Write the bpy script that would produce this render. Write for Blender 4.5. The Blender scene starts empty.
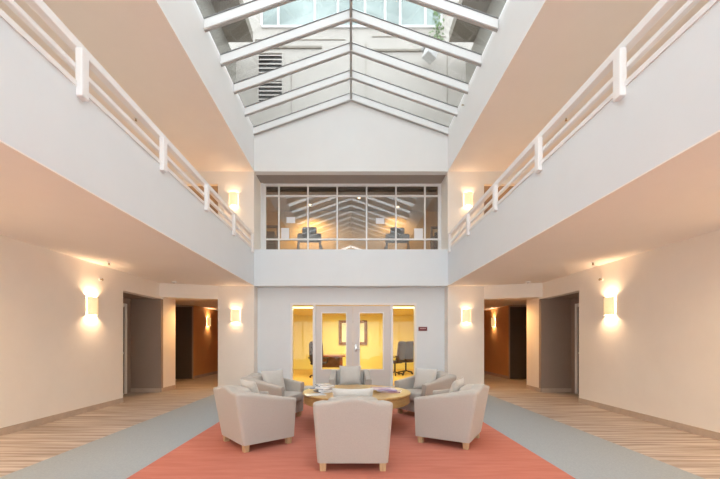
import bpy, bmesh, math, random
from mathutils import Vector, Matrix
random.seed(7)
C = bpy.context.scene.collection
PI = math.pi
# ------------------------------------------------------------------ main dimensions (metres)
AX = 2.55      # atrium half width
WX = 4.78      # side wall
YB = 9.47      # front of the far wall
YR = -4.0      # wall behind the camera
Z1 = 2.74      # lower ceiling
F2 = 3.05      # upper floor
ZP = 3.65      # parapet top
Z2 = 5.75      # upper ceiling
ZC = 6.72      # skylight curb top
ZRIDGE = 7.62
CX = 3.5       # corridor inner wall
CAMZ = 1.29

# ------------------------------------------------------------------ materials
def lin(c):
    return tuple(((v/255)/12.92 if v/255 <= .04045 else ((v/255+.055)/1.055)**2.4) for v in c)
def mat(name, col, rough=.6, metal=0, noise=None, bump=0, spec=.5, sheen=0):
    m = bpy.data.materials.new(name); m.use_nodes = True
    nt = m.node_tree; b = nt.nodes['Principled BSDF']
    c = (*col, 1)
    b.inputs['Base Color'].default_value = c
    b.inputs['Roughness'].default_value = rough
    b.inputs['Metallic'].default_value = metal
    b.inputs['Specular IOR Level'].default_value = spec
    if sheen: b.inputs['Sheen Weight'].default_value = sheen
    if noise:
        sc, amt = noise[0], noise[1]
        stretch = noise[2] if len(noise) > 2 else (1, 1, 1)
        tc = nt.nodes.new('ShaderNodeTexCoord'); mp = nt.nodes.new('ShaderNodeMapping')
        mp.inputs['Scale'].default_value = stretch
        n = nt.nodes.new('ShaderNodeTexNoise'); n.inputs['Scale'].default_value = sc
        n.inputs['Detail'].default_value = 6; n.inputs['Roughness'].default_value = .6
        r = nt.nodes.new('ShaderNodeValToRGB')
        r.color_ramp.elements[0].position = .3; r.color_ramp.elements[1].position = .7
        lo = tuple(max(0, v*(1-amt)) for v in col); hi = tuple(min(1, v*(1+amt)) for v in col)
        r.color_ramp.elements[0].color = (*lo, 1); r.color_ramp.elements[1].color = (*hi, 1)
        L = nt.links
        L.new(tc.outputs['Object'], mp.inputs['Vector']); L.new(mp.outputs['Vector'], n.inputs['Vector'])
        L.new(n.outputs['Fac'], r.inputs['Fac']); L.new(r.outputs['Color'], b.inputs['Base Color'])
        if bump:
            bp = nt.nodes.new('ShaderNodeBump'); bp.inputs['Strength'].default_value = bump
            bp.inputs['Distance'].default_value = .01
            L.new(n.outputs['Fac'], bp.inputs['Height']); L.new(bp.outputs['Normal'], b.inputs['Normal'])
    return m
def emis(name, col, strength):
    m = bpy.data.materials.new(name); m.use_nodes = True
    nt = m.node_tree; b = nt.nodes['Principled BSDF']
    b.inputs['Base Color'].default_value = (.8, .75, .65, 1)
    b.inputs['Emission Color'].default_value = (*col, 1); b.inputs['Emission Strength'].default_value = strength
    return m
def glass(name, tint, refl, ior=1.5):
    """thin clear sheet: straight-through transparency plus Fresnel reflection"""
    m = bpy.data.materials.new(name); m.use_nodes = True
    nt = m.node_tree; nt.nodes.clear(); L = nt.links
    out = nt.nodes.new('ShaderNodeOutputMaterial'); mix = nt.nodes.new('ShaderNodeMixShader')
    tr = nt.nodes.new('ShaderNodeBsdfTransparent'); gl = nt.nodes.new('ShaderNodeBsdfGlossy')
    tr.inputs['Color'].default_value = (*tint, 1); gl.inputs['Roughness'].default_value = .02
    fr = nt.nodes.new('ShaderNodeFresnel'); fr.inputs['IOR'].default_value = ior
    mu = nt.nodes.new('ShaderNodeMath'); mu.operation = 'MULTIPLY'; mu.use_clamp = True
    mu.inputs[1].default_value = refl
    L.new(fr.outputs['Fac'], mu.inputs[0]); L.new(mu.outputs[0], mix.inputs['Fac'])
    L.new(tr.outputs[0], mix.inputs[1]); L.new(gl.outputs[0], mix.inputs[2]); L.new(mix.outputs[0], out.inputs['Surface'])
    return m
def stripes(name, dark, light, scale, stretch, rough=.8, mid=None):
    m = mat(name, light, rough, noise=(scale, .1, stretch))
    r = [n for n in m.node_tree.nodes if n.type == 'VALTORGB'][0].color_ramp
    r.elements[0].color = (*dark, 1); r.elements[1].color = (*light, 1)
    r.elements[0].position = .36; r.elements[1].position = .64
    if mid:
        e = r.elements.new(.5); e.color = (*mid, 1)
    return m

M = {}
M['wall'] = mat('wall_paint', (.87, .82, .75), .55, noise=(3, .015))
M['white'] = mat('white_paint', (.80, .80, .79), .5, noise=(2, .012))
M['cool'] = mat('cool_white_paint', (.745, .795, .83), .5, noise=(2, .012))
M['ceil'] = mat('ceiling_paint', (.91, .85, .79), .75, noise=(2, .012))
M['taupe_shade'] = mat('taupe_shaded_wall', (.32, .25, .205), .6, noise=(3, .03))  # shade of the unlit alcoves put into the wall colour
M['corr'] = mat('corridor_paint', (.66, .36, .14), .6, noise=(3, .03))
M['dark'] = mat('dark_door_paint', (.07, .055, .045), .5, noise=(5, .06))
M['trimw'] = mat('white_trim_enamel', (.84, .835, .83), .35)
M['rail'] = mat('railing_enamel', (.86, .855, .85), .3)
M['base'] = mat('tan_baseboard', (.50, .40, .32), .7, noise=(6, .1))
M['floor'] = stripes('striped_tan_carpet', (.25, .20, .165), (.56, .50, .45), 2.2, (.35, 9, 1), .75, (.40, .34, .29))
M['grey'] = mat('grey_carpet', (.305, .35, .38), .95, noise=(60, .08), bump=.15)
M['coral'] = stripes('coral_carpet', (.45, .147, .102), (.505, .182, .13), 3.0, (.6, 4, 1), .95, (.48, .164, .116))
M['uph'] = mat('oatmeal_upholstery', (.425, .395, .36), .85, noise=(140, .07), bump=.1, sheen=.2)
M['pillow'] = mat('pale_pillow_fabric', (.53, .515, .49), .9, noise=(120, .08), bump=.12, sheen=.2)
M['leg'] = stripes('beech_wood', (.40, .26, .14), (.54, .37, .21), 5, (8, 8, 1), .45)
M['oak'] = stripes('honey_oak', (.40, .245, .085), (.53, .345, .14), 3, (1, 9, 9), .35)
M['oakd'] = stripes('honey_oak_edge', (.38, .225, .075), (.47, .30, .12), 3, (2, 2, 9), .4)
M['alu'] = mat('grey_aluminium', (.40, .39, .37), .45, metal=.3, noise=(8, .06))
M['lgrey'] = mat('light_grey_strip', (.42, .41, .395), .6)  # grey of the thin strip under each rafter
M['gasket'] = mat('dark_gasket', (.12, .115, .11), .7)
M['raft'] = mat('white_rafter_paint', (.74, .74, .73), .45)
M['sky'] = glass('skylight_glass', (.73, .73, .725), .15)
M['pane'] = glass('clear_window_glass', (.95, .96, .95), .45)
M['winup'] = glass('gym_window_glass', (.86, .85, .83), 4.0)
M['extglass'] = mat('teal_reflecting_glass', (.40, .48, .46), .1, metal=.2, noise=(.8, .3))
M['ext'] = mat('cream_render', (.63, .59, .54), .8, noise=(1.2, .03))
M['soffit'] = mat('taupe_soffit_panel', (.36, .32, .27), .8, noise=(2, .04))
M['extw'] = mat('grey_green_cladding', (.42, .40, .355), .6, noise=(2, .05))
M['louv'] = mat('charcoal_louvre', (.07, .07, .07), .6)
M['yellow'] = mat('yellow_wall_paint', (.84, .74, .30), .6, noise=(2, .02))
M['yceil'] = mat('conference_ceiling', (.80, .64, .30), .7)
M['yfloor'] = mat('ochre_carpet', (.64, .42, .13), .8, noise=(30, .08))
M['cherry'] = stripes('cherry_wood', (.22, .055, .025), (.38, .12, .055), 4, (1, 8, 8), .3)
M['frame'] = stripes('walnut_frame', (.16, .06, .02), (.28, .12, .045), 6, (2, 2, 2), .4)
M['print'] = mat('cream_print_paper', (.84, .78, .66), .5, noise=(2.2, .08))
M['black'] = mat('black_plastic', (.025, .022, .028), .45)
M['mesh'] = mat('plum_black_fabric', (.06, .04, .06), .8, noise=(40, .3))
M['steel'] = mat('satin_steel', (.62, .61, .60), .3, metal=1)
M['brass'] = mat('bronze_metal', (.42, .33, .20), .4, metal=.8)
M['maroon'] = mat('maroon_sign', (.17, .022, .03), .4)
M['ink'] = mat('pale_lettering', (.68, .50, .48), .5)
M['paper'] = mat('white_paper', (.82, .82, .84), .6)
M['gymwall'] = mat('ochre_wall_paint', (.70, .52, .28), .6, noise=(2, .03))
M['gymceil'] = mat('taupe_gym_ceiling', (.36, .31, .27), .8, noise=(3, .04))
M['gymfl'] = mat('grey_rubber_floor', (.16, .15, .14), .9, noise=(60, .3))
M['gymgrey'] = mat('grey_machine_plastic', (.13, .14, .155), .45)
M['blind'] = mat('dark_blind_fabric', (.035, .03, .03), .8)
M['leaf'] = mat('vine_leaf', (.20, .30, .12), .6, noise=(4, .3))
M['shade'] = emis('glowing_frosted_shade', (1.0, .66, .26), .75)
M['lamp'] = emis('glowing_lamp_lens', (1.0, .78, .50), 6.0)
M['panelL'] = emis('glowing_light_panel', (1.0, .80, .48), 4.0)
for i, c in enumerate([((.62, .66, .72), (.22, .30, .42)), ((.78, .77, .76), (.45, .46, .50)), ((.35, .27, .50), (.66, .60, .74)),
                       ((.30, .14, .22), (.66, .52, .55)), ((.50, .62, .50), (.75, .74, .66)), ((.16, .18, .22), (.55, .58, .62))]):
    M['cover%d' % i] = stripes('printed_cover', c[0], c[1], 7, (1, 1, 1), .25)

# ------------------------------------------------------------------ mesh helpers
def box(bm, x0, x1, y0, y1, z0, z1):
    if x0 > x1: x0, x1 = x1, x0
    if y0 > y1: y0, y1 = y1, y0
    v = [bm.verts.new(p) for p in ((x0,y0,z0),(x1,y0,z0),(x1,y1,z0),(x0,y1,z0),(x0,y0,z1),(x1,y0,z1),(x1,y1,z1),(x0,y1,z1))]
    for f in ((0,3,2,1),(4,5,6,7),(0,1,5,4),(1,2,6,5),(2,3,7,6),(3,0,4,7)): bm.faces.new([v[i] for i in f])
    return v
def rbox(bm, x0, x1, y0, y1, z0, z1, r=.01, seg=2):
    t = bmesh.new(); box(t, x0, x1, y0, y1, z0, z1)
    bmesh.ops.bevel(t, geom=list(t.edges), offset=r, segments=seg, profile=.5, affect='EDGES', clamp_overlap=True)
    merge(bm, t)
def merge(bm, t, mtx=None):
    if mtx is not None: bmesh.ops.transform(t, matrix=mtx, verts=list(t.verts))
    mp = {v: bm.verts.new(v.co) for v in t.verts}
    for f in t.faces: bm.faces.new([mp[v] for v in f.verts])
    t.free()
def cyl(bm, p0, p1, r0, r1=None, n=16, cap=True):
    r1 = r0 if r1 is None else r1
    p0, p1 = Vector(p0), Vector(p1); d = (p1-p0).normalized()
    a = d.orthogonal().normalized(); b = d.cross(a)
    A = []; B = []
    for i in range(n):
        o = a*math.cos(2*PI*i/n) + b*math.sin(2*PI*i/n)
        A.append(bm.verts.new(p0+o*r0)); B.append(bm.verts.new(p1+o*r1))
    for i in range(n): bm.faces.new([A[i], A[(i+1)%n], B[(i+1)%n], B[i]])
    if cap: bm.faces.new(A[::-1]); bm.faces.new(B)
def tube(bm, pts, r, n=10):
    pts = [Vector(p) for p in pts]; rings = []
    for i, p in enumerate(pts):
        d = (pts[min(i+1, len(pts)-1)] - pts[max(i-1, 0)]).normalized()
        ref = Vector((0,0,1)) if abs(d.z) < .9 else Vector((1,0,0))
        a = d.cross(ref).normalized(); b = a.cross(d)
        rings.append([bm.verts.new(p + a*r*math.cos(2*PI*k/n) + b*r*math.sin(2*PI*k/n)) for k in range(n)])
    for A, B in zip(rings, rings[1:]):
        for k in range(n): bm.faces.new([A[k], A[(k+1)%n], B[(k+1)%n], B[k]])
    bm.faces.new(rings[0][::-1]); bm.faces.new(rings[-1])
def lathe(bm, prof, n=48, cx=0, cy=0):
    rings = []
    for r, z in prof:
        if r < 1e-6: rings.append([bm.verts.new((cx, cy, z))])
        else: rings.append([bm.verts.new((cx+r*math.cos(2*PI*i/n), cy+r*math.sin(2*PI*i/n), z)) for i in range(n)])
    for A, B in zip(rings, rings[1:]):
        for i in range(n):
            j = (i+1) % n
            if len(A) == 1: bm.faces.new([A[0], B[i], B[j]])
            elif len(B) == 1: bm.faces.new([A[i], A[j], B[0]])
            else: bm.faces.new([A[i], A[j], B[j], B[i]])
def prism(bm, poly, axis, a0, a1):
    """extrude polygon given in the two other axes"""
    def P(u, v, a): return {'x': (a,u,v), 'y': (u,a,v), 'z': (u,v,a)}[axis]
    A = [bm.verts.new(P(u,v,a0)) for u,v in poly]; B = [bm.verts.new(P(u,v,a1)) for u,v in poly]
    n = len(poly)
    for i in range(n): bm.faces.new([A[i], A[(i+1)%n], B[(i+1)%n], B[i]])
    bm.faces.new(A[::-1]); bm.faces.new(B)
def sup(bm, a, b, c, e1=.35, e2=.35, nu=20, nv=32, mtx=None):
    """rounded cushion block (superellipsoid)"""
    t = bmesh.new(); s = lambda v, e: math.copysign(abs(v)**e, v)
    rings = []
    for i in range(1, nu):
        u = -PI/2 + PI*i/nu
        rings.append([t.verts.new((a*s(math.cos(u),e1)*s(math.cos(2*PI*k/nv),e2), b*s(math.cos(u),e1)*s(math.sin(2*PI*k/nv),e2), c*s(math.sin(u),e1))) for k in range(nv)])
    lo, hi = t.verts.new((0,0,-c)), t.verts.new((0,0,c))
    for A, B in zip(rings, rings[1:]):
        for k in range(nv): t.faces.new([A[k], A[(k+1)%nv], B[(k+1)%nv], B[k]])
    for k in range(nv):
        t.faces.new([lo, rings[0][(k+1)%nv], rings[0][k]]); t.faces.new([hi, rings[-1][k], rings[-1][(k+1)%nv]])
    merge(bm, t, mtx)
def obj(name, bm, m, parent=None, smooth=None, loc=None):
    bmesh.ops.recalc_face_normals(bm, faces=list(bm.faces))
    me = bpy.data.meshes.new(name); bm.to_mesh(me); bm.free()
    me.materials.append(M[m] if isinstance(m, str) else m)
    if smooth:
        me.shade_smooth(); me.set_sharp_from_angle(angle=math.radians(smooth))
    o = bpy.data.objects.new(name, me); C.objects.link(o)
    if parent: o.parent = parent
    if loc: o.location = loc
    return o
def B(*boxes):
    bm = bmesh.new()
    for b in boxes: box(bm, *b)
    return bm
def struct(name, bm, m, parent=None, smooth=None):
    o = obj(name, bm, m, parent, smooth)
    if parent is None: o['kind'] = 'structure'
    return o
def tag(o, label, cat, group=None, kind=None):
    o['label'] = label; o['category'] = cat
    if group: o['group'] = group
    if kind: o['kind'] = kind
    return o
def thing(name, label, cat, loc=(0,0,0), rz=0, group=None):
    o = bpy.data.objects.new(name, None); C.objects.link(o); o.empty_display_size = .1
    o.location = loc; o.rotation_euler = (0,0,rz)
    return tag(o, label, cat, group)
def dup(root, loc, rz, label, group=None):
    r = root.copy(); C.objects.link(r); r.location = loc; r.rotation_euler = (0,0,rz); r['label'] = label
    if group: r['group'] = group
    for ch in list(root.children):
        c = ch.copy(); C.objects.link(c); c.parent = r
        for g in list(ch.children):
            d = g.copy(); C.objects.link(d); d.parent = c
    return r
def pt(name, loc, power, col, r=.05, parent=None):
    l = bpy.data.lights.new(name, 'POINT'); l.energy = power; l.color = col; l.shadow_soft_size = r
    o = bpy.data.objects.new(name, l); C.objects.link(o); o.location = loc
    if parent: o.parent = parent
    return o
def area(name, loc, sx, sy, power, col, rot=(0,0,0)):
    l = bpy.data.lights.new(name, 'AREA'); l.shape = 'RECTANGLE'; l.size = sx; l.size_y = sy; l.energy = power; l.color = col
    o = bpy.data.objects.new(name, l); C.objects.link(o); o.location = loc; o.rotation_euler = rot
    return o
SIDES = ((-1, 'left'), (1, 'right'))

# ------------------------------------------------------------------ SETTING
struct('floor', B((-6.6, 6.6, YR-.2, 16.6, -.12, 0)), 'floor')
for s, nm in SIDES:
    # lower side wall with the alcove opening
    struct('wall_'+nm, B((s*WX, s*(WX+.2), YR, 7.55, 0, Z1), (s*WX, s*(WX+.2), 7.55, 9.06, 2.35, Z1), (s*WX, s*(WX+.2), 9.16, 9.8, 0, Z1)), 'wall')
    # alcove: far wall facing the camera, end wall, near return, lid
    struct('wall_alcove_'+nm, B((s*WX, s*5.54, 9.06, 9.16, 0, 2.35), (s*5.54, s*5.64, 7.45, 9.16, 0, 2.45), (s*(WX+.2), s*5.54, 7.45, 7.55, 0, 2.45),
                               (s*(WX+.2), s*5.54, 7.55, 9.16, 2.35, 2.45)), 'taupe_shade')
    # corridor beyond the beam
    bm = bmesh.new(); prism(bm, [(s*WX, 8.98), (s*CX, 9.47), (s*CX, 9.6), (s*WX, 9.6)], 'z', 2.39, Z1); struct('beam_'+nm, bm, 'wall')
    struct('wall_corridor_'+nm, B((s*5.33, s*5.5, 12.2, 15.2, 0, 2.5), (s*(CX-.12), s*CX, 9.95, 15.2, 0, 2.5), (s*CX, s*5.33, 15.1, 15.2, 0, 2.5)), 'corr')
    struct('wall_recess_'+nm, B((s*5.5, s*6.3, 12.2, 12.3, 0, 2.5), (s*6.2, s*6.3, 9.8, 12.2, 0, 2.5), (s*(WX+.2), s*6.3, 9.7, 9.8, 0, 2.5)), 'taupe_shade')
    struct('ceiling_corridor_'+nm, B((s*CX, s*6.3, 9.601, 15.2, 2.5, 2.6)), 'ceil')
    # pilaster between corridor and atrium, lower and upper storey
    struct('wall_pilaster_'+nm, B((s*AX, s*CX, YB, 9.95, 0, Z1), (s*AX, s*CX, YB, 10.3, F2, Z2)), 'wall')
    # balcony: slab (lower ceiling), parapet, upper wall, upper ceiling
    struct('ceiling' if s < 0 else 'ceiling.001', B((s*(AX+.12), s*(WX+.2), YR, 9.47, Z1, F2), (s*AX, s*(WX+.2), 9.47, 14.2, Z1, F2), (s*AX, s*(AX+.12), YR, 9.47, Z1, Z1+.012)), 'ceil')
    struct('wall_parapet_'+nm, B((s*AX, s*(AX+.12), YR, YB, Z1+.012, ZP)), 'cool')
    struct('trim_parapet_'+nm, B((s*(AX-.012), s*(AX+.14), YR, YB, ZP, ZP+.05)), 'trimw')
    struct('wall_upper_'+nm, B((s*WX, s*(WX+.2), YR, 14.2, F2, Z2), (s*CX, s*WX, 9.47, 9.6, 5.42, Z2), (s*(CX-.1), s*CX, 10.3, 14.2, F2, Z2), (s*CX, s*WX, 14.1, 14.2, F2, Z2)), 'wall')
    struct('ceiling_upper_'+nm, B((s*(AX+.2), s*(WX+.2), YR, YB, Z2, 6.0), (s*AX, s*(AX+.2), YR, YB, Z2, Z2+.012)), 'ceil')
    struct('wall_curb_'+nm, B((s*AX, s*(AX+.2), YR, YB, Z2+.012, ZC)), 'white')
    # baseboards
    w = s*(WX-.014)
    struct('baseboard_'+nm, B((w, s*WX, YR, 7.55, 0, .1), (w, s*WX, 9.06, 9.8, 0, .1), (s*(WX+.01), s*5.54, 9.046, 9.06, 0, .1)), 'base')
    struct('baseboard_pilaster_'+nm, B((s*AX, s*CX, YB-.014, YB, 0, .1), (s*(CX), s*(CX+.014), YB, 9.95, 0, .1)), 'trimw')
    struct('baseboard_corridor_'+nm, B((s*5.316, s*5.33, 12.2, 15.1, 0, .1), (s*5.35, s*6.2, 12.186, 12.2, 0, .1)), 'base')
# far wall, upper band over the conference doors
struct('ceiling_back', B((-AX, AX, 10.3, 16.6, Z1, F2)), 'ceil')
struct('wall_band_back', B((-AX, AX, YB, 10.3, Z1, ZP+.05)), 'cool')
DX0, DX1, DZ = -1.65, 1.785, 2.327
struct('wall_back', B((-AX, DX0, 9.82, 9.95, 0, Z1), (DX1, AX, 9.82, 9.95, 0, Z1), (DX0, DX1, 9.82, 9.95, DZ, Z1)), 'cool')
struct('baseboard_back', B((-AX, DX0, 9.806, 9.82, 0, .1), (DX1, AX, 9.806, 9.82, 0, .1)), 'trimw')
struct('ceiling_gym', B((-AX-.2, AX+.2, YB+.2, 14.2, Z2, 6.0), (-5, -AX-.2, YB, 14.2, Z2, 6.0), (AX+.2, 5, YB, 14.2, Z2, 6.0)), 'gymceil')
# gable over the far wall
bm = bmesh.new(); prism(bm, [(-AX-.2, Z2), (AX+.2, Z2), (AX+.2, ZC), (0, ZRIDGE+.03), (-AX-.2, ZC)], 'y', YB, YB+.2)
struct('wall_gable_back', bm, 'white')
# wall behind the camera: unseen; windows below and above added to bring in daylight
bm = bmesh.new()
GX, UX = 4.5, 2.4
for b in ((-5, -GX, YR-.2, YR, 0, F2), (GX, 5, YR-.2, YR, 0, F2), (-GX, GX, YR-.2, YR, 2.66, F2), (-5, -UX, YR-.2, YR, F2, Z2), (UX, 5, YR-.2, YR, F2, Z2), (-UX, UX, YR-.2, YR, F2, 3.3), (-UX, UX, YR-.2, YR, 5.6, Z2)): box(bm, *b)
prism(bm, [(-AX-.2, Z2), (AX+.2, Z2), (AX+.2, ZC), (0, ZRIDGE+.03), (-AX-.2, ZC)], 'y', YR-.2, YR)
struct('wall_front', bm, 'white')
def glazed(name, hx, za, zb_, n):
    f = [(-hx, hx, YR-.12, YR-.06, za, za+.08), (-hx, hx, YR-.12, YR-.06, zb_-.08, zb_)]
    for i in range(n+1):
        x = -hx+.04+(2*hx-.08)*i/n; f.append((x-.04, x+.04, YR-.118, YR-.062, za+.08, zb_-.08))
    w = struct(name, B(*f), 'trimw'); obj('pane', B((-hx+.08, hx-.08, YR-.095, YR-.085, za+.08, zb_-.08)), 'pane', w)
glazed('window_added_upper', UX, 3.3, 5.6, 4)
glazed('window_added_lower', GX, 0, 2.66, 7)

# ------------------------------------------------------------------ carpets
tag(obj('carpet', B((-3.31, 3.31, YR+.05, 9.46, 0, .004), (-2.54, 2.54, 9.46, 9.80, 0, .004)), 'grey'),
    'plain grey carpet band bordering the coral rug down both sides of the atrium', 'carpet')
RUG = .010
tag(obj('rug', B((-2.09, 2.09, YR+.6, 8.95, .004, RUG)), 'coral'), 'large coral red rug under the circle of armchairs', 'rug')

# ------------------------------------------------------------------ conference room
Yc = 9.95
struct('wall_conference_back', B((-3.38, 3.38, 16.3, 16.5, 0, Z1)), 'yellow')
for s, nm in SIDES: struct('wall_conference_'+nm, B((s*3.28, s*3.38, Yc, 16.3, 0, Z1)), 'yellow')
struct('ceiling_conference', B((-3.28, 3.28, Yc, 16.3, 2.45, 2.5)), 'yceil')
tag(obj('carpet', B((-3.28, 3.28, Yc, 16.3, 0, .006)), 'yfloor'), 'ochre carpet on the floor of the yellow conference room', 'carpet')
struct('baseboard_conference', B((-3.28, 3.28, 16.285, 16.3, .006, .1)), 'yellow')
# frame with two sidelights
fy0, fy1 = 9.80, 9.94
fr = struct('window_3', B((DX0, DX0+.055, fy0, fy1, 0, DZ), (DX1-.055, DX1, fy0, fy1, 0, DZ), (DX0+.055, DX1-.055, fy0, fy1, DZ-.055, DZ),
     (-1.04, -.972, fy0, fy1, 0, DZ-.055), (1.078, 1.146, fy0, fy1, 0, DZ-.055), (DX0+.055, -1.04, fy0+.02, fy1-.02, 0, .06), (1.146, DX1-.055, fy0+.02, fy1-.02, 0, .06)), 'trimw')
obj('pane', B((DX0+.055, -1.04, 9.865, 9.873, .06, DZ-.055)), 'pane', fr)
obj('pane', B((1.146, DX1-.055, 9.865, 9.873, .06, DZ-.055)), 'pane', fr)
M['doorp'] = mat('greige_door_paint', (.70, .665, .64), .5)
for n, (x0, x1, g0, g1, hx, hs) in enumerate(((-.970, .050, -.79, -.135, None, 0), (.054, 1.076, .243, .873, .13, 1)), 1):
    z0, z1, ga, gb = .012, DZ-.075, .52, 2.05
    d = struct('door_%d' % n, B((x0, g0, 9.84, 9.885, z0, z1), (g1, x1, 9.84, 9.885, z0, z1), (g0, g1, 9.84, 9.885, z0, ga), (g0, g1, 9.84, 9.885, gb, z1)), 'doorp')
    obj('glazing_bead', B((g0, g1, 9.832, 9.84, ga-.025, ga), (g0, g1, 9.832, 9.84, gb, gb+.025), (g0-.025, g0, 9.832, 9.84, ga-.025, gb+.025), (g1, g1+.025, 9.832, 9.84, ga-.025, gb+.025)), 'trimw', d)
    obj('pane', B((g0, g1, 9.858, 9.866, ga, gb)), 'pane', d)
    if hx:
        bm = bmesh.new(); rbox(bm, hx-.03, hx+.03, 9.828, 9.84, 1.0, 1.2, .006)
        cyl(bm, (hx, 9.84, 1.08), (hx, 9.775, 1.08), .013); tube(bm, [(hx, 9.78, 1.08), (hx+.05, 9.775, 1.08), (hx+.13, 9.785, 1.075)], .012)
        cyl(bm, (hx, 9.83, 1.16), (hx, 9.815, 1.16), .018)
        obj('door_handle', bm, 'steel', d, 40)
# sign
sg = thing('room_sign', 'small maroon room sign with pale lettering beside the conference doors', 'sign', (1.958, 9.818, 1.62))
bm = bmesh.new(); rbox(bm, -.118, .118, -.012, 0, -.055, .055, .004); obj('plate', bm, 'maroon', sg)
bm = bmesh.new()
for k, wd in enumerate((.022, .02, .026, .018, .024)): box(bm, -.075+k*.032, -.075+k*.032+wd, -.014, -.012, -.002, .024)
obj('lettering', bm, 'ink', sg)
# framed print
fp = thing('picture_frame', 'square brown framed pale print on the yellow conference wall', 'picture', (.09, 16.29, 1.67))
obj('frame', B((-.64, .64, -.06, 0, .43, .55), (-.64, .64, -.06, 0, -.55, -.43), (-.64, -.51, -.06, 0, -.43, .43), (.51, .64, -.06, 0, -.43, .43)), 'frame', fp)
obj('print', B((-.51, .51, -.02, -.005, -.43, .43)), 'print', fp)
# conference table
ct = thing('conference_table', 'cherry red wooden table inside the conference room', 'table', (-.88, 14.1, .006))
bm = bmesh.new(); rbox(bm, -.66, .66, -.55, .55, .68, .74, .012); obj('tabletop', bm, 'cherry', ct)
for x in (-.5, .5):
    bm = bmesh.new(); rbox(bm, x-.05, x+.05, -.4, .4, 0, .69, .008); obj('leg', bm, 'cherry', ct)
obj('apron', B((-.45, .45, -.03, .03, .25, .66)), 'frame', ct)
def office_chair(label, loc, rz):
    t = thing('office_chair', label, 'chair', loc, rz, 'office chairs in the conference room')
    bm = bmesh.new(); sup(bm, .26, .25, .05, .4, .4, 12, 24, Matrix.Translation((0, .02, .50))); obj('seat', bm, 'mesh', t, 60)
    bm = bmesh.new(); sup(bm, .25, .05, .38, .35, .5, 14, 24, Matrix.Translation((0, -.27, .90)) @ Matrix.Rotation(.12, 4, 'X')); obj('backrest', bm, 'mesh', t, 60)
    for sx in (-1, 1):
        bm = bmesh.new(); tube(bm, [(sx*.27, .12, .5), (sx*.31, .14, .6), (sx*.31, .12, .69), (sx*.3, -.2, .70), (sx*.26, -.26, .68)], .018)
        rbox(bm, sx*.31-.035, sx*.31+.035, -.12, .16, .69, .72, .012); obj('armrest', bm, 'black', t, 40)
    bm = bmesh.new(); cyl(bm, (0, 0, .1), (0, 0, .46), .03); obj('stem', bm, 'black', t, 40)
    bm = bmesh.new()
    for k in range(5):
        a = 2*PI*k/5; tube(bm, [(0, 0, .13), (.3*math.cos(a), .3*math.sin(a), .07)], .022, 8)
    obj('star_base', bm, 'black', t, 40)
    for k in range(5):
        a = 2*PI*k/5; cx, cy = .3*math.cos(a), .3*math.sin(a)
        bm = bmesh.new(); cyl(bm, (cx-.02*math.sin(a), cy+.02*math.cos(a), .032), (cx+.02*math.sin(a), cy-.02*math.cos(a), .032), .032, n=12); obj('caster', bm, 'black', t, 40)
    return t
oc = office_chair('black high back office chair nearer the left edge of the right sidelight', (1.64, 13.45, .006), .9)
dup(oc, (2.14, 14.05, .006), .5, 'black high back office chair tilted near the right wall behind its twin')
dup(oc, (-1.15, 12.7, .006), -.2, 'black office chair half hidden at the near side of the cherry table')
for x in (-1.45, 1.55):
    lp = thing('ceiling_light', 'flat glowing light panel on the conference ceiling seen through the %s sidelight' % ('left' if x < 0 else 'right'), 'lamp', (x, 12.2, 2.45), 0, 'conference ceiling lights')
    obj('frame', B((-.62, .62, -.32, -.30, -.03, 0), (-.62, .62, .30, .32, -.03, 0), (-.62, -.60, -.30, .30, -.03, 0), (.60, .62, -.30, .30, -.03, 0)), 'trimw', lp)
    obj('diffuser', B((-.60, .60, -.30, .30, -.022, -.005)), 'panelL', lp)
    area('conference_light', (x, 12.2, 2.40), 1.1, .55, 56, (1, .96, .55))
area('conference_light', (0, 14.8, 2.40), 1.1, .55, 64, (1, .96, .55))

# ------------------------------------------------------------------ gym behind the upper window
struct('wall_gym_back', B((-CX+.1, CX-.1, 12.4, 12.6, F2, Z2)), 'gymwall')
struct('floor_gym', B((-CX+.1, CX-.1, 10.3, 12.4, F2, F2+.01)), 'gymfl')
WY = 10.2; k = WY/360
wv = [(p-351)*k for p in (264.6, 278.8, 307.9, 337.2, 366.6, 396.0, 425.0, 439.4)]
zt, zh1, zh2, zb = Z2, CAMZ+(341-195.8)*k, CAMZ+(341-239.2)*k, 3.70
bm = bmesh.new()
y0, y1 = WY, WY+.06
for i, x in enumerate(wv):
    h = .035 if i in (0, 7) else .020
    box(bm, x-h, x+h, y0, y1, zb, zt)
for z, h in ((zt-.035, .035), (zh1, .022), (zh2, .022), (zb+.06, .06)):
    for a, b in zip(wv, wv[1:]):
        box(bm, a+.02, b-.02, y0+.002, y1-.002, z-h, z+h)
w1 = struct('window_1', bm, 'trimw')
obj('pane', B((wv[0], wv[-1], WY+.026, WY+.034, zb+.02, zt-.02)), 'winup', w1)
struct('trim_window', B((-AX, wv[0]-.035, WY-.04, WY+.08, zb, Z2), (wv[-1]+.035, AX, WY-.04, WY+.08, zb, Z2)), 'white')
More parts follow.
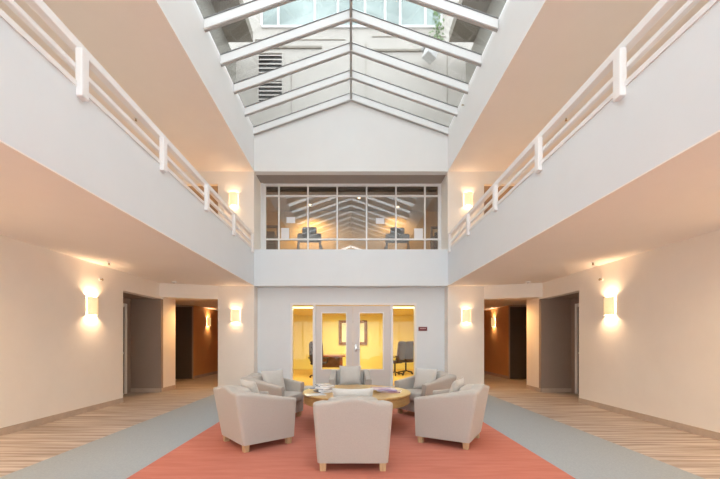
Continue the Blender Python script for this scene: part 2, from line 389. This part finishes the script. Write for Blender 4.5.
# notices taped to the inside of the glass
def paper(px0, px1, py0, py1, lab):
    o = obj('paper_notice', B(((px0-351)*k, (px1-351)*k, WY+.016, WY+.024, CAMZ+(341-py1)*k, CAMZ+(341-py0)*k)), 'paper')
    tag(o, lab, 'notice', 'paper notices taped to the gym window')
paper(281, 289, 227.8, 238.2, 'upright white notice at lower left of the upper window, standing on the lower bar')
paper(286.4, 295, 216.8, 222.8, 'small white sheet above and right of the left upright notice on the upper window')
paper(376, 384.4, 217.8, 223.6, 'small white sheet in the middle right panes of the upper window')
paper(414.3, 423, 228.2, 238.4, 'upright white notice at lower right of the upper window, standing on the lower bar')
rb = thing('roller_blind', 'rolled up dark blind across the top of the upper window', 'blind', (0, WY+.2, Z2))
bm = bmesh.new(); cyl(bm, (-2.42, 0, -.10), (2.46, 0, -.10), .05); obj('roll', bm, 'blind', rb, 40)
obj('head_box', B((-2.44, 2.48, -.06, .06, -.04, 0)), 'gymgrey', rb)
def treadmill(label, loc, rz):
    t = thing('treadmill', label, 'treadmill', loc, rz, 'treadmills behind the upper window')
    bm = bmesh.new(); rbox(bm, -.38, .38, -.9, .9, .06, .2, .03); obj('deck', bm, 'gymgrey', t)
    for sx in (-1, 1):
        bm = bmesh.new(); tube(bm, [(sx*.36, .75, .15), (sx*.35, .62, .8), (sx*.31, .52, 1.32)], .035); obj('upright', bm, 'gymgrey', t, 40)
        bm = bmesh.new(); tube(bm, [(sx*.33, .55, 1.12), (sx*.35, .25, 1.12), (sx*.35, .02, 1.05)], .02); obj('handrail', bm, 'black', t, 40)
    bm = bmesh.new(); rbox(bm, -.36, .36, .44, .6, 1.2, 1.46, .04, 3); obj('console', bm, 'gymgrey', t)
    bm = bmesh.new(); rbox(bm, -.22, .22, .47, .57, 1.46, 1.66, .05, 3); obj('display', bm, 'black', t)
    bm = bmesh.new(); rbox(bm, -.42, .42, .65, .95, 0, .3, .06, 3); obj('motor_hood', bm, 'black', t)
    return t
tm = treadmill('grey treadmill console behind the left half of the upper window', (-1.25, 11.35, F2+.01), PI)
dup(tm, (1.40, 11.4, F2+.01), PI, 'grey treadmill console behind the right half of the upper window')
def weights(label, loc, rz):
    t = thing('weight_machine', label, 'gym machine', loc, rz, 'weight machines behind the upper window')
    for sx in (-.22, .22):
        bm = bmesh.new(); rbox(bm, sx-.03, sx+.03, -.04, .04, 0, 1.75, .008); obj('upright', bm, 'gymgrey', t)
    bm = bmesh.new(); rbox(bm, -.25, .25, -.04, .04, 1.75, 1.82, .008); obj('top_bar', bm, 'gymgrey', t)
    bm = bmesh.new(); [rbox(bm, -.17, .17, -.07, .07, .9+i*.07, .96+i*.07, .006) for i in range(9)]; obj('weight_stack', bm, 'black', t)
    bm = bmesh.new(); rbox(bm, -.3, .3, -.35, .35, 0, .08, .01); obj('base', bm, 'gymgrey', t)
    bm = bmesh.new(); rbox(bm, -.16, .16, -.16, -.08, 1.3, 1.6, .03); obj('pad', bm, 'black', t)
    return t
wm = weights('dark weight machine at the far left end of the upper window', (-2.5, 11.2, F2+.01), 0)
dup(wm, (2.75, 11.3, F2+.01), 0, 'dark weight machine at the far right end of the upper window')
def downlight(loc, label, grp, pw, col=(1, .68, .36), emit='lamp'):
    t = thing('recessed_light', label, 'lamp', loc, 0, grp)
    bm = bmesh.new(); lathe(bm, [(.05, -.001), (.05, -.012), (.075, -.012), (.08, 0), (.05, -.001)], 24); obj('trim_ring', bm, 'trimw', t, 40)
    bm = bmesh.new(); lathe(bm, [(0, -.004), (.049, -.004), (.049, 0), (0, 0)], 24); obj('lens', bm, emit, t)
    l = bpy.data.lights.new('recessed_bulb', 'SPOT'); l.energy = pw; l.color = col; l.shadow_soft_size = .05
    l.spot_size = math.radians(158); l.spot_blend = .8
    q = bpy.data.objects.new('recessed_bulb', l); C.objects.link(q); q.location = (loc[0], loc[1], loc[2]-.03)
    return t
for n, (x, y) in enumerate(((-1.35, 11.75), (1.55, 11.95), (.25, 11.2))):
    downlight((x, y, Z2), 'round recessed light in the gym ceiling behind the %s of the upper window' % ('left half', 'right half', 'middle')[n], 'gym downlights', (260, 95, 14)[n], (1, .66, .28))

# ------------------------------------------------------------------ balcony railings
for s, nm in SIDES:
    r = thing('balcony_railing', 'white two bar metal railing on the %s balcony parapet' % nm, 'railing', (s*(AX-.0), 0, ZP+.05), 0, 'balcony railings')
    def rr(bm, x0, x1, z0, z1): rbox(bm, x0, x1, YR+.05, YB-.02, z0, z1, .008)
    bm = bmesh.new(); rr(bm, -.04+s*.03, .04+s*.03, .315, .40); obj('top_rail', bm, 'rail', r)
    bm = bmesh.new(); rr(bm, -.025+s*.03, .025+s*.03, .125, .175); obj('middle_rail', bm, 'rail', r)
    ys = [9.24 - 1.463*i for i in range(9)]
    for y in ys:
        bm = bmesh.new(); rbox(bm, min(-s*.055, s*.012), max(-s*.055, s*.012), y-.05, y+.05, -.13, .32, .012); obj('post', bm, 'rail', r)

# ------------------------------------------------------------------ skylight
sk = thing('skylight', 'long pitched glass skylight with white rafters over the atrium', 'skylight', (0, 0, ZC))
dz = ZRIDGE-ZC
ang = math.atan2(dz, AX)
EX = AX-.004
ry = [9.415 - .79*i for i in range(17)]
L = math.hypot(AX, dz)
for s, nm in SIDES:
    rm = bmesh.new()
    prism(rm, [(s*.0, dz-.03), (s*EX, -.03), (s*EX, .13), (s*.0, dz+.13)], 'y', -.035, .035)
    gm = bmesh.new(); prism(gm, [(s*.0, dz+.13), (s*EX, .13), (s*EX, .147), (s*.0, dz+.147)], 'y', -.045, .045)
    lm = bmesh.new(); prism(lm, [(s*.0, dz-.042), (s*EX, -.042), (s*EX, -.03), (s*.0, dz-.03)], 'y', -.012, .035)
    r0 = obj('rafter', rm, 'raft', sk); g0 = obj('gasket', gm, 'gasket', r0); l0 = obj('bottom_strip', lm, 'lgrey', r0)
    pm = bmesh.new(); prism(pm, [(s*.03, dz+.135), (s*EX, .135), (s*EX, .143), (s*.03, dz+.143)], 'y', -.74, -.05)
    p0 = obj('pane', pm, 'sky', sk)
    for i, y in enumerate(ry):
        if i == 0: r0.location.y = y; p0.location.y = y
        else:
            r = r0.copy(); C.objects.link(r); r.location.y = y
            for ch in (g0, l0):
                g = ch.copy(); C.objects.link(g); g.parent = r
            if i < len(ry)-1:
                p = p0.copy(); C.objects.link(p); p.location.y = y
bm = bmesh.new(); rbox(bm, -.028, .028, YR+.02, YB-.012, dz-.03, dz+.17, .006); obj('ridge_beam', bm, 'alu', sk)
for s, nm in SIDES: struct('trim_eave_'+nm, B((s*(AX+.005), s*(AX+.22), YR, YB, ZC, ZC+.16)), 'trimw')
# sprinkler heads and little fittings
def sprinkler(loc, axis, label, grp, cat='sprinkler'):
    t = thing('fire_sprinkler', label, cat, loc, 0, grp); a = Vector(axis)
    bm = bmesh.new(); cyl(bm, (0,0,0), a*.012, .032, n=20); obj('flange', bm, 'trimw', t, 40)
    bm = bmesh.new(); cyl(bm, a*.012, a*.05, .012, n=10); cyl(bm, a*.05, a*.056, .022, n=14); obj('nozzle', bm, 'brass', t, 40)
for s, nm in SIDES:
    sprinkler((s*4.45, 6.62, Z1), (0,0,-1), 'small ceiling sprinkler above the %s wall lamp' % nm, 'ceiling sprinklers')
    sprinkler((s*WX, 6.85, 2.46), (-s,0,0), 'little dark wall sprinkler between the %s side wall lamp and the lower ceiling' % nm, 'wall sprinklers')
    sprinkler((s*4.3, 7.2, Z2), (0,0,-1), 'small sprinkler on the upper ceiling over the %s balcony' % nm, 'upper ceiling sprinklers')
sprinkler((AX, 8.1, 6.6), (-1,0,0), 'tiny sprinkler projecting from the right skylight curb', 'curb sprinklers')
for s, nm in SIDES:
    t = thing('smoke_detector', 'round white smoke detector on the lower ceiling near the %s corridor' % nm, 'detector', (s*4.3, 8.75, Z1), 0, 'smoke detectors')
    bm = bmesh.new(); lathe(bm, [(0, -.04), (.04, -.04), (.06, -.025), (.065, 0), (0, 0)], 24); obj('housing', bm, 'trimw', t, 40)
    bm = bmesh.new(); lathe(bm, [(0, -.044), (.012, -.044), (.012, -.04), (0, -.04)], 12); obj('sensor', bm, 'louv', t)

# ------------------------------------------------------------------ outside, seen through the skylight
EY = 10.8; ek = EY/360
struct('wall_exterior_back', B((-6.5, 6.5, EY, EY+.2, 6.0, 13.5)), 'ext')
struct('roof_back', B((-6.5, 6.5, 9.67, EY, 6.0, 6.1)), 'ext')
def J(a, b, c, d): return ((a-351)*ek, (b-351)*ek, EY-.02, EY, CAMZ+(341-d)*ek, CAMZ+(341-c)*ek)
struct('trim_exterior_joints', B(J(365.6, 366.2, 42, 104), J(446.8, 447.5, 48, 110), J(291, 291.6, 60, 120), J(255, 345, 39.6, 40.3), J(372, 446, 36.6, 37.3)), 'soffit')
struct('trim_exterior', B(((262-351)*ek, (322-351)*ek, EY-.05, EY, CAMZ+292*ek, CAMZ+294*ek), ((371-351)*ek, (421-351)*ek, EY-.05, EY, CAMZ+289*ek, CAMZ+291*ek)), 'soffit')
xw0, xw1 = (262-351)*ek, (441-351)*ek; zw = CAMZ+(341-26.5)*ek
bm = B((xw0, xw1, EY-.06, EY, zw-.07, zw), (xw0, xw1, EY-.06, EY, 12.6, 12.7))
for p in (262, 278.6, 315, 338, 365, 385, 400, 425, 441): box(bm, (p-351)*ek-.035, (p-351)*ek+.035, EY-.05, EY, zw, 12.6)
w4 = struct('window_4', bm, 'trimw')
obj('pane', B((xw0, xw1, EY-.02, EY-.005, zw, 12.6)), 'extglass', w4)
for s, nm in SIDES:
    struct('roof_overhang_'+nm, B((s*2.75, s*6.5, 5.5, 10.1, 9.67, 9.95)), 'soffit')
    struct('wall_exterior_'+nm, B((s*3.45, s*3.65, 5.5, EY, 6.0, 9.67)), 'extw')
for n, (pa, pb) in enumerate(((54.5, 76), (82, 102.5))):
    lv = thing('louvre_vent', ('upper' if n == 0 else 'lower') + ' dark slatted louvre vent on the white exterior wall above the skylight', 'vent', ((270.5-351)*ek, EY, CAMZ+(341-pb)*ek), 0, 'louvre vents')
    hh = (pb-pa)*ek; hw = .35
    obj('frame', B((-hw-.05, -hw, -.06, 0, -.04, hh+.04), (hw, hw+.05, -.06, 0, -.04, hh+.04), (-hw, hw, -.06, 0, -.04, 0), (-hw, hw, -.06, 0, hh, hh+.04)), 'ext', lv)
    obj('backing', B((-hw, hw, -.012, -.002, 0, hh)), 'louv', lv)
    bm = bmesh.new()
    for q in range(5):
        z = (q+.35)*hh/5; prism(bm, [(-.055, z), (-.015, z+.055), (-.015, z+.07), (-.055, z+.015)], 'x', -hw, hw)
    obj('slat', bm, 'ext', lv)
fl = thing('floodlight', 'white box floodlight on a short arm on the exterior wall', 'lamp', ((424-351)*ek, EY, CAMZ+(341-57)*ek))
bm = bmesh.new(); rbox(bm, -.16, .16, -.5, -.2, -.34, -.04, .02); obj('housing', bm, 'trimw', fl).rotation_euler = (0, .35, .5)
bm = bmesh.new(); tube(bm, [(0, 0, .22), (0, -.18, .2), (0, -.22, .02)], .025); obj('arm', bm, 'alu', fl, 40)
bm = bmesh.new(); cyl(bm, (0, 0, .22), (0, -.03, .22), .08); obj('wall_plate', bm, 'alu', fl, 40)
bm = bmesh.new()
for i in range(120):
    z = random.uniform(0, 1.8); x = random.gauss(0, .1); y = -random.uniform(.07, .16)
    v = [Vector((-.03, 0, 0)), Vector((0, -.01, -.035)), Vector((.035, 0, 0)), Vector((0, .01, .05))]
    R = Matrix.Rotation(random.uniform(0, 6), 3, 'Y') @ Matrix.Rotation(random.uniform(-.8, .8), 3, 'X')
    vs = [bm.verts.new(R @ p + Vector((x, y, z))) for p in v]; bm.faces.new(vs)
    vs2 = [bm.verts.new(R @ p + Vector((x, y+.004, z))) for p in v[::-1]]; bm.faces.new(vs2)
iv = tag(obj('ivy', bm, 'leaf', None, None, ((437.5-351)*ek, EY, CAMZ+(341-46)*ek)), 'thin green climbing vine hanging on the white exterior wall', 'plant', kind='stuff')

# ------------------------------------------------------------------ wall lamps
WARM = (1.0, .66, .39)
def sconce_parts(t):
    # local: wall at y=0, lamp projects towards -y
    def half(r, n=14): return [(r*math.cos(PI + PI*i/n)*1.0, r*.85*math.sin(PI + PI*i/n)) for i in range(n+1)]
    bm = bmesh.new(); o = half(.108); i_ = half(.102)
    vo = [[bm.verts.new((x, y-.012, z)) for x, y in o] for z in (-.16, .16)]
    vi = [[bm.verts.new((x, y-.012, z)) for x, y in i_] for z in (-.16, .16)]
    for a in range(len(o)-1):
        bm.faces.new([vo[0][a], vo[0][a+1], vo[1][a+1], vo[1][a]]); bm.faces.new([vi[0][a+1], vi[0][a], vi[1][a], vi[1][a+1]])
        for q in (0, 1): bm.faces.new([vo[q][a], vi[q][a], vi[q][a+1], vo[q][a+1]])
    for q in (0, -1): bm.faces.new([vo[0][q], vo[1][q], vi[1][q], vi[0][q]])
    obj('lamp_shade', bm, 'shade', t, 50)
    bm = bmesh.new(); rbox(bm, -.06, .06, -.012, 0, -.12, .12, .003); obj('wall_plate', bm, 'brass', t)
    for z in (-.162, .155):
        bm = bmesh.new(); o = half(.113); i_ = half(.106)
        A = [[bm.verts.new((x, y-.012, zz)) for x, y in o] for zz in (z, z+.008)]
        Bq = [[bm.verts.new((x, y-.012, zz)) for x, y in i_] for zz in (z, z+.008)]
        for a in range(len(o)-1):
            bm.faces.new([A[0][a], A[0][a+1], A[1][a+1], A[1][a]]); bm.faces.new([Bq[0][a+1], Bq[0][a], Bq[1][a], Bq[1][a+1]])
            for q in (0, 1): bm.faces.new([A[q][a], Bq[q][a], Bq[q][a+1], A[q][a+1]])
        for q in (0, -1): bm.faces.new([A[0][q], A[1][q], Bq[1][q], Bq[0][q]])
        obj('metal_band', bm, 'brass', t, 50)
first = None
def sconce(loc, rz, label, power):
    global first
    if first is None:
        first = thing('wall_lamp', label, 'lamp', loc, rz, 'wall lamps'); sconce_parts(first)
    else: dup(first, loc, rz, label, 'wall lamps')
    d = Matrix.Rotation(rz, 3, 'Z') @ Vector((0, -.07, 0))
    for dzz in (-.1, .1): pt('wall_lamp_bulb', (loc[0]+d.x, loc[1]+d.y, loc[2]+dzz), power/2, WARM, .025)
PW = 14
for s, nm in SIDES:
    rz = s*-PI/2 if False else (PI/2 if s < 0 else -PI/2)
    sconce((s*WX, 6.62, 1.93), rz, 'half round glowing wall lamp on the long %s side wall' % nm, PW*3.6)
    sconce((s*3.03, YB, 1.95), 0, 'half round glowing wall lamp on the lower pilaster at the %s of the conference doors' % nm, PW*.75)
    sconce((s*3.08, YB, 5.0), 0, 'half round glowing wall lamp beside the %s end of the upper window' % nm, PW*.75)
    sconce((s*5.33, 13.4, 2.0), rz, 'half round glowing wall lamp deep inside the %s corridor' % nm, PW*2)
    sconce((s*WX, 11.6, 4.95), rz, 'half round glowing wall lamp in the upper %s corridor' % nm, PW*.9)
    for y, d in ((3.2, 'next one nearer the viewer'), (.1, 'level with the viewer'), (-2.8, 'behind the viewer')): sconce((s*WX, y, 1.93), rz, 'half round fill lamp added on the %s side wall, %s' % (nm, d), 200)  # strong lamps added out of view to warm the lower walls and ceilings
    for y, d in ((.5, 'above the viewer'), (-2.5, 'behind the viewer')): sconce((s*WX, y, 5.0), rz, 'half round fill lamp added on the upper %s wall, %s' % (nm, d), 48)  # unseen lamps added to brighten the upper ceilings
    downlight((s*4.15, 9.98, 2.5), 'round recessed light in the low ceiling where the %s corridor begins' % nm, 'corridor downlights', 110, (1, .56, .20))
    downlight((s*4.2, 10.5, Z2), 'round recessed light in the upper ceiling of the %s upstairs corridor' % nm, 'upstairs corridor downlights', 110, (1, .5, .16))
    for y in (3.5, .2, -2.4): downlight((s*3.75, y, Z1), 'round recessed fill light added in the lower %s ceiling, %s' % (nm, {3.5: 'nearest the frame edge', 0.2: 'beside the viewer', -2.4: 'behind the viewer'}[y]), 'added aisle fill lights', 92, (1, .7, .42))  # added out of view as warm fill for the side aisles

# doors inside the alcoves and corridor recesses
for n, (s, nm) in enumerate(SIDES):
    x = s*5.54
    d = struct('door_%d' % (n+3), B((x, x-s*.02, 7.75, 8.75, .01, 2.12)), 'dark')
    obj('door_frame', B((x, x-s*.05, 7.67, 7.75, 0, 2.2), (x, x-s*.05, 8.75, 8.83, 0, 2.2), (x, x-s*.05, 7.75, 8.75, 2.12, 2.2)), 'trimw', d)
    bm = bmesh.new(); cyl(bm, (x-s*.02, 8.66, 1.0), (x-s*.07, 8.66, 1.0), .022); obj('door_handle', bm, 'steel', d, 40)
    d = struct('door_%d' % (n+5), B((s*5.37, s*6.15, 12.17, 12.2, .01, 2.44)), 'dark')
    obj('door_frame', B((s*5.34, s*5.37, 12.15, 12.2, 0, 2.48), (s*6.15, s*6.2, 12.15, 12.2, 0, 2.48), (s*5.37, s*6.15, 12.15, 12.2, 2.44, 2.48)), 'taupe_shade', d)

# ------------------------------------------------------------------ armchairs
def path(w0, w1, yb, yf, r, n=10, nb=16):
    """plan U from front right round the back to front left"""
    pts = []
    for i in range(n+1):
        t = i/n; pts.append((w0 + (w1-w0)*t, yf + (yb+r-yf)*t))
    for i in range(1, 7):
        a = PI/2*i/7; pts.append((w1-r+r*math.cos(a), yb+r-r*math.sin(a)))
    for i in range(nb+1):
        t = i/nb; pts.append(((w1-r)*(1-2*t), yb))
    for i in range(1, 7):
        a = PI/2*(1-i/7); pts.append((-(w1-r+r*math.cos(a)), yb+r-r*math.sin(a)))
    for i in range(n+1):
        t = 1-i/n; pts.append((-(w0+(w1-w0)*t), yf + (yb+r-yf)*t))
    return pts
def armchair_parts(t):
    LEG = .085
    ob = path(.35, .35, -.325, .335, .04); ot = path(.415, .388, -.43, .335, .045)
    ib = path(.258, .258, -.19, .32, .07); it = path(.305, .275, -.29, .32, .08)
    N = len(ob); ztop = []
    for i in range(N):
        x, y = ot[i]
        f = (y-.335)/(-.43-.335)                                   # 0 front .. 1 back
        z = .575 + .125*min(1, max(0, f))**1.1
        if f > .93:
            q = min(1, abs(x)/.29); z += .047*(0.5+0.5*math.cos(PI*q))
        ztop.append(z)
    bm = bmesh.new(); rings = []
    for i in range(N):
        def O(z): u = (z-LEG)/(.70-LEG); return Vector((ob[i][0]+(ot[i][0]-ob[i][0])*u, ob[i][1]+(ot[i][1]-ob[i][1])*u, z))
        def I(z): u = (z-LEG)/(.70-LEG); return Vector((ib[i][0]+(it[i][0]-ib[i][0])*u, ib[i][1]+(it[i][1]-ib[i][1])*u, z))
        zt = ztop[i]; row = [O(LEG), O(LEG+.012), O(.3), O(zt-.06), O(zt-.035)]
        a, b = O(zt-.035), I(zt-.035)
        for q in range(1, 8):
            th = PI*q/8; p = a.lerp(b, .5-.5*math.copysign(abs(math.cos(th))**.55, math.cos(th))); p.z = zt-.035+.035*math.sin(th)**.55; row.append(p)
        row += [I(zt-.035), I(zt-.06), I(.27), I(LEG+.0)]
        rings.append([bm.verts.new(p) for p in row])
    for A, Bq in zip(rings, rings[1:]):
        for j in range(len(A)-1): bm.faces.new([A[j], A[j+1], Bq[j+1], Bq[j]])
        bm.faces.new([A[-1], A[0], Bq[0], Bq[-1]])
    bm.faces.new(rings[0]); bm.faces.new(rings[-1][::-1])
    obj('frame', bm, 'uph', t, 50)
    bm = bmesh.new(); rbox(bm, -.265, .265, -.20, .33, LEG+.005, .275, .015, 3); obj('seat_base', bm, 'uph', t, 50)
    bm = bmesh.new(); sup(bm, .27, .305, .082, .32, .28, 16, 40, Matrix.Translation((0, .09, .352))); obj('seat_cushion', bm, 'uph', t, 60)
    bm = bmesh.new(); sup(bm, .265, .075, .17, .35, .35, 16, 36, Matrix.Translation((0, -.215, .55)) @ Matrix.Rotation(.2, 4, 'X')); obj('back_cushion', bm, 'uph', t, 60)
    for x in (-.295, .295):
        for y in (-.275, .285):
            bm = bmesh.new(); tb = bmesh.new(); v = box(tb, x-.034, x+.034, y-.034, y+.034, 0, LEG+.004)
            for q in v[:4]: q.co.x = x+(q.co.x-x)*.85; q.co.y = y+(q.co.y-y)*.85
            merge(bm, tb); obj('leg', bm, 'leg', t)
def pillow_mesh(bm, a, b, c, n=18):
    t = bmesh.new(); g = [[None]*(n+1) for _ in range(n+1)], [[None]*(n+1) for _ in range(n+1)]
    for i in range(n+1):
        for j in range(n+1):
            u, v = 2*i/n-1, 2*j/n-1
            h = ((1-abs(u)**2.6)*(1-abs(v)**2.6))**.5
            x = a*u*(1-.07*(1-v*v)); z = b*v*(1-.07*(1-u*u))
            edge = i in (0, n) or j in (0, n)
            p = t.verts.new((x, c*h, z)); g[0][i][j] = p
            g[1][i][j] = p if edge else t.verts.new((x, -c*h, z))
    for i in range(n):
        for j in range(n):
            for q in (0, 1):
                f = [g[q][i][j], g[q][i+1][j], g[q][i+1][j+1], g[q][i][j+1]]
                try: t.faces.new(f if q else f[::-1])
                except ValueError: pass
    merge(bm, t)
TCX, TCY = .085, 5.5
chairs = [  # x, y, facing angle (0 = +Y), label, pillow label, pillow yaw offset, pillow width scale
    (.018, 3.84, 0, 'oatmeal armchair nearest the viewer, its back square to the camera', 'pale pillow peeping over the back of the armchair nearest the viewer'),
    (-1.195, 4.56, -math.radians(50), 'oatmeal armchair at the front left of the table, seen from its outer side', 'pale pillow standing in the front left armchair'),
    (1.28, 4.66, math.radians(59), 'oatmeal armchair at the front right of the table, seen from its outer side', 'pale pillow standing in the front right armchair'),
    (-1.25, 5.95, -math.radians(108), 'oatmeal armchair at the back left of the table before the pilaster', 'pale pillow leaning in the back left armchair'),
    (1.27, 6.28, math.radians(122), 'oatmeal armchair at the back right of the table below the maroon sign', 'pale pillow leaning in the back right armchair'),
    (-.015, 6.95, PI, 'oatmeal armchair facing the viewer across the table before the glass doors', 'pale pillow upright in the armchair facing the viewer'),
]
proto = None; pproto = None
for x, y, rz, lab, plab in chairs:
    if proto is None:
        proto = thing('armchair', lab, 'armchair', (x, y, RUG), rz, 'armchairs round the table'); armchair_parts(proto)
    else: dup(proto, (x, y, RUG), rz, lab, 'armchairs round the table')
    yaw = {3: -.45, 4: .35}.get(chairs.index((x, y, rz, lab, plab)), 0)
    if pproto is None:
        bm = bmesh.new(); pillow_mesh(bm, .215, .19, .065); pproto = obj('throw_pillow', bm, 'pillow', None, 60); o = pproto
    else: o = pproto.copy(); C.objects.link(o)
    off = Matrix.Rotation(rz, 3, 'Z') @ Vector((0, -.03 if yaw else -.075, 0))
    o.location = (x+off.x, y+off.y, RUG+.615); o.rotation_euler = (.28, 0, rz+yaw)
    tag(o, plab, 'pillow', 'pillows in the armchairs')

# ------------------------------------------------------------------ coffee table and magazines
TZ = .515
ta = thing('coffee_table', 'big round honey oak coffee table in the middle of the armchairs', 'table', (TCX, TCY, RUG))
bm = bmesh.new(); lathe(bm, [(0, TZ-.045), (.80, TZ-.045), (.815, TZ-.03), (.82, TZ-.012), (.81, TZ), (0, TZ)], 72); obj('tabletop', bm, 'oak', ta, 40)
bm = bmesh.new(); lathe(bm, [(.70, TZ-.045), (.80, TZ-.045), (.80, TZ-.15), (.70, TZ-.15), (.70, TZ-.045)], 72); obj('apron', bm, 'oakd', ta, 40)
bm = bmesh.new(); lathe(bm, [(0, .03), (.30, .03), (.28, .2), (.28, TZ-.045), (0, TZ-.045)], 48); obj('pedestal', bm, 'oakd', ta, 40)
bm = bmesh.new(); lathe(bm, [(0, 0), (.42, 0), (.42, .03), (0, .03)], 48); obj('plinth', bm, 'oakd', ta, 40)
top = RUG+TZ
def magazine(loc, rz, cov, label, w=.21, h=.28, th=.007):
    t = thing('magazine', label, 'magazine', loc, rz, 'magazines on the coffee table')
    bm = bmesh.new(); rbox(bm, -w/2, w/2, -h/2, h/2, .0008, th-.0008, .0006, 1); obj('pages', bm, 'paper', t)
    obj('cover', B((-w/2-.001, w/2+.001, -h/2-.001, h/2+.001, th-.0008, th), (-w/2-.001, w/2+.001, -h/2-.001, h/2+.001, 0, .0008), (-w/2-.0015, -w/2-.0005, -h/2, h/2, 0, th)), 'cover%d' % cov, t)
z = top
for i, (dx, dy, rz, c, lab) in enumerate(((0, 0, .5, 5, 'dark covered magazine lowest in the left pile'), (.02, .02, .15, 1, 'pale grey magazine second from the bottom of the left pile'), (-.04, .01, .9, 0, 'blue and white magazine third in the left pile'),
        (.03, .0, -.3, 1, 'pale magazine second from the top of the left pile'), (.01, .03, .35, 0, 'blue grey magazine on top of the left pile'))):
    magazine((TCX-.50+dx, TCY-.06+dy, z), rz, c, lab, th=.026 if i in (1, 3) else .016); z += .026 if i in (1, 3) else .016
magazine((TCX-.60, TCY-.37, top), -1.2, 1, 'white open magazine lying flat in front of the left pile')
z = top
for i, (dx, dy, rz, c, lab) in enumerate(((.1, .0, 1.35, 3, 'wine coloured magazine at the bottom of the right pile'), (.02, .02, 1.7, 2, 'purple magazine in the middle of the right pile'), (-.06, -.01, 1.5, 2, 'lilac magazine on top of the right pile'))):
    magazine((TCX+.42+dx, TCY-.06+dy, z), rz, c, lab, .23, .30, .02); z += .02
magazine((TCX+.36, TCY+.26, top), 1.5, 4, 'green and cream magazine lying behind the right pile')

# ------------------------------------------------------------------ world, camera, colour
w = bpy.data.worlds.new('overcast_sky'); bpy.context.scene.world = w; w.use_nodes = True
bg = w.node_tree.nodes['Background']; bg.inputs['Color'].default_value = (.88, .95, 1.0, 1); bg.inputs['Strength'].default_value = 4.9
cam = bpy.data.cameras.new('camera'); co = bpy.data.objects.new('camera', cam); C.objects.link(co)
co.location = (0, 0, CAMZ); co.rotation_euler = (PI/2, 0, 0)
cam.sensor_width = 36; cam.lens = 18; cam.shift_x = 9/720; cam.shift_y = 101.5/720; cam.clip_end = 200
S = bpy.context.scene; S.camera = co
S.view_settings.view_transform = 'Standard'; S.view_settings.look = 'None'; S.view_settings.gamma = 1
S.view_settings.use_curve_mapping = False; S.view_settings.exposure = -0.03
S.cycles.max_bounces = 14; S.cycles.diffuse_bounces = 8; S.cycles.transparent_max_bounces = 16
S.cycles.use_denoising = True; S.cycles.sample_clamp_indirect = 6
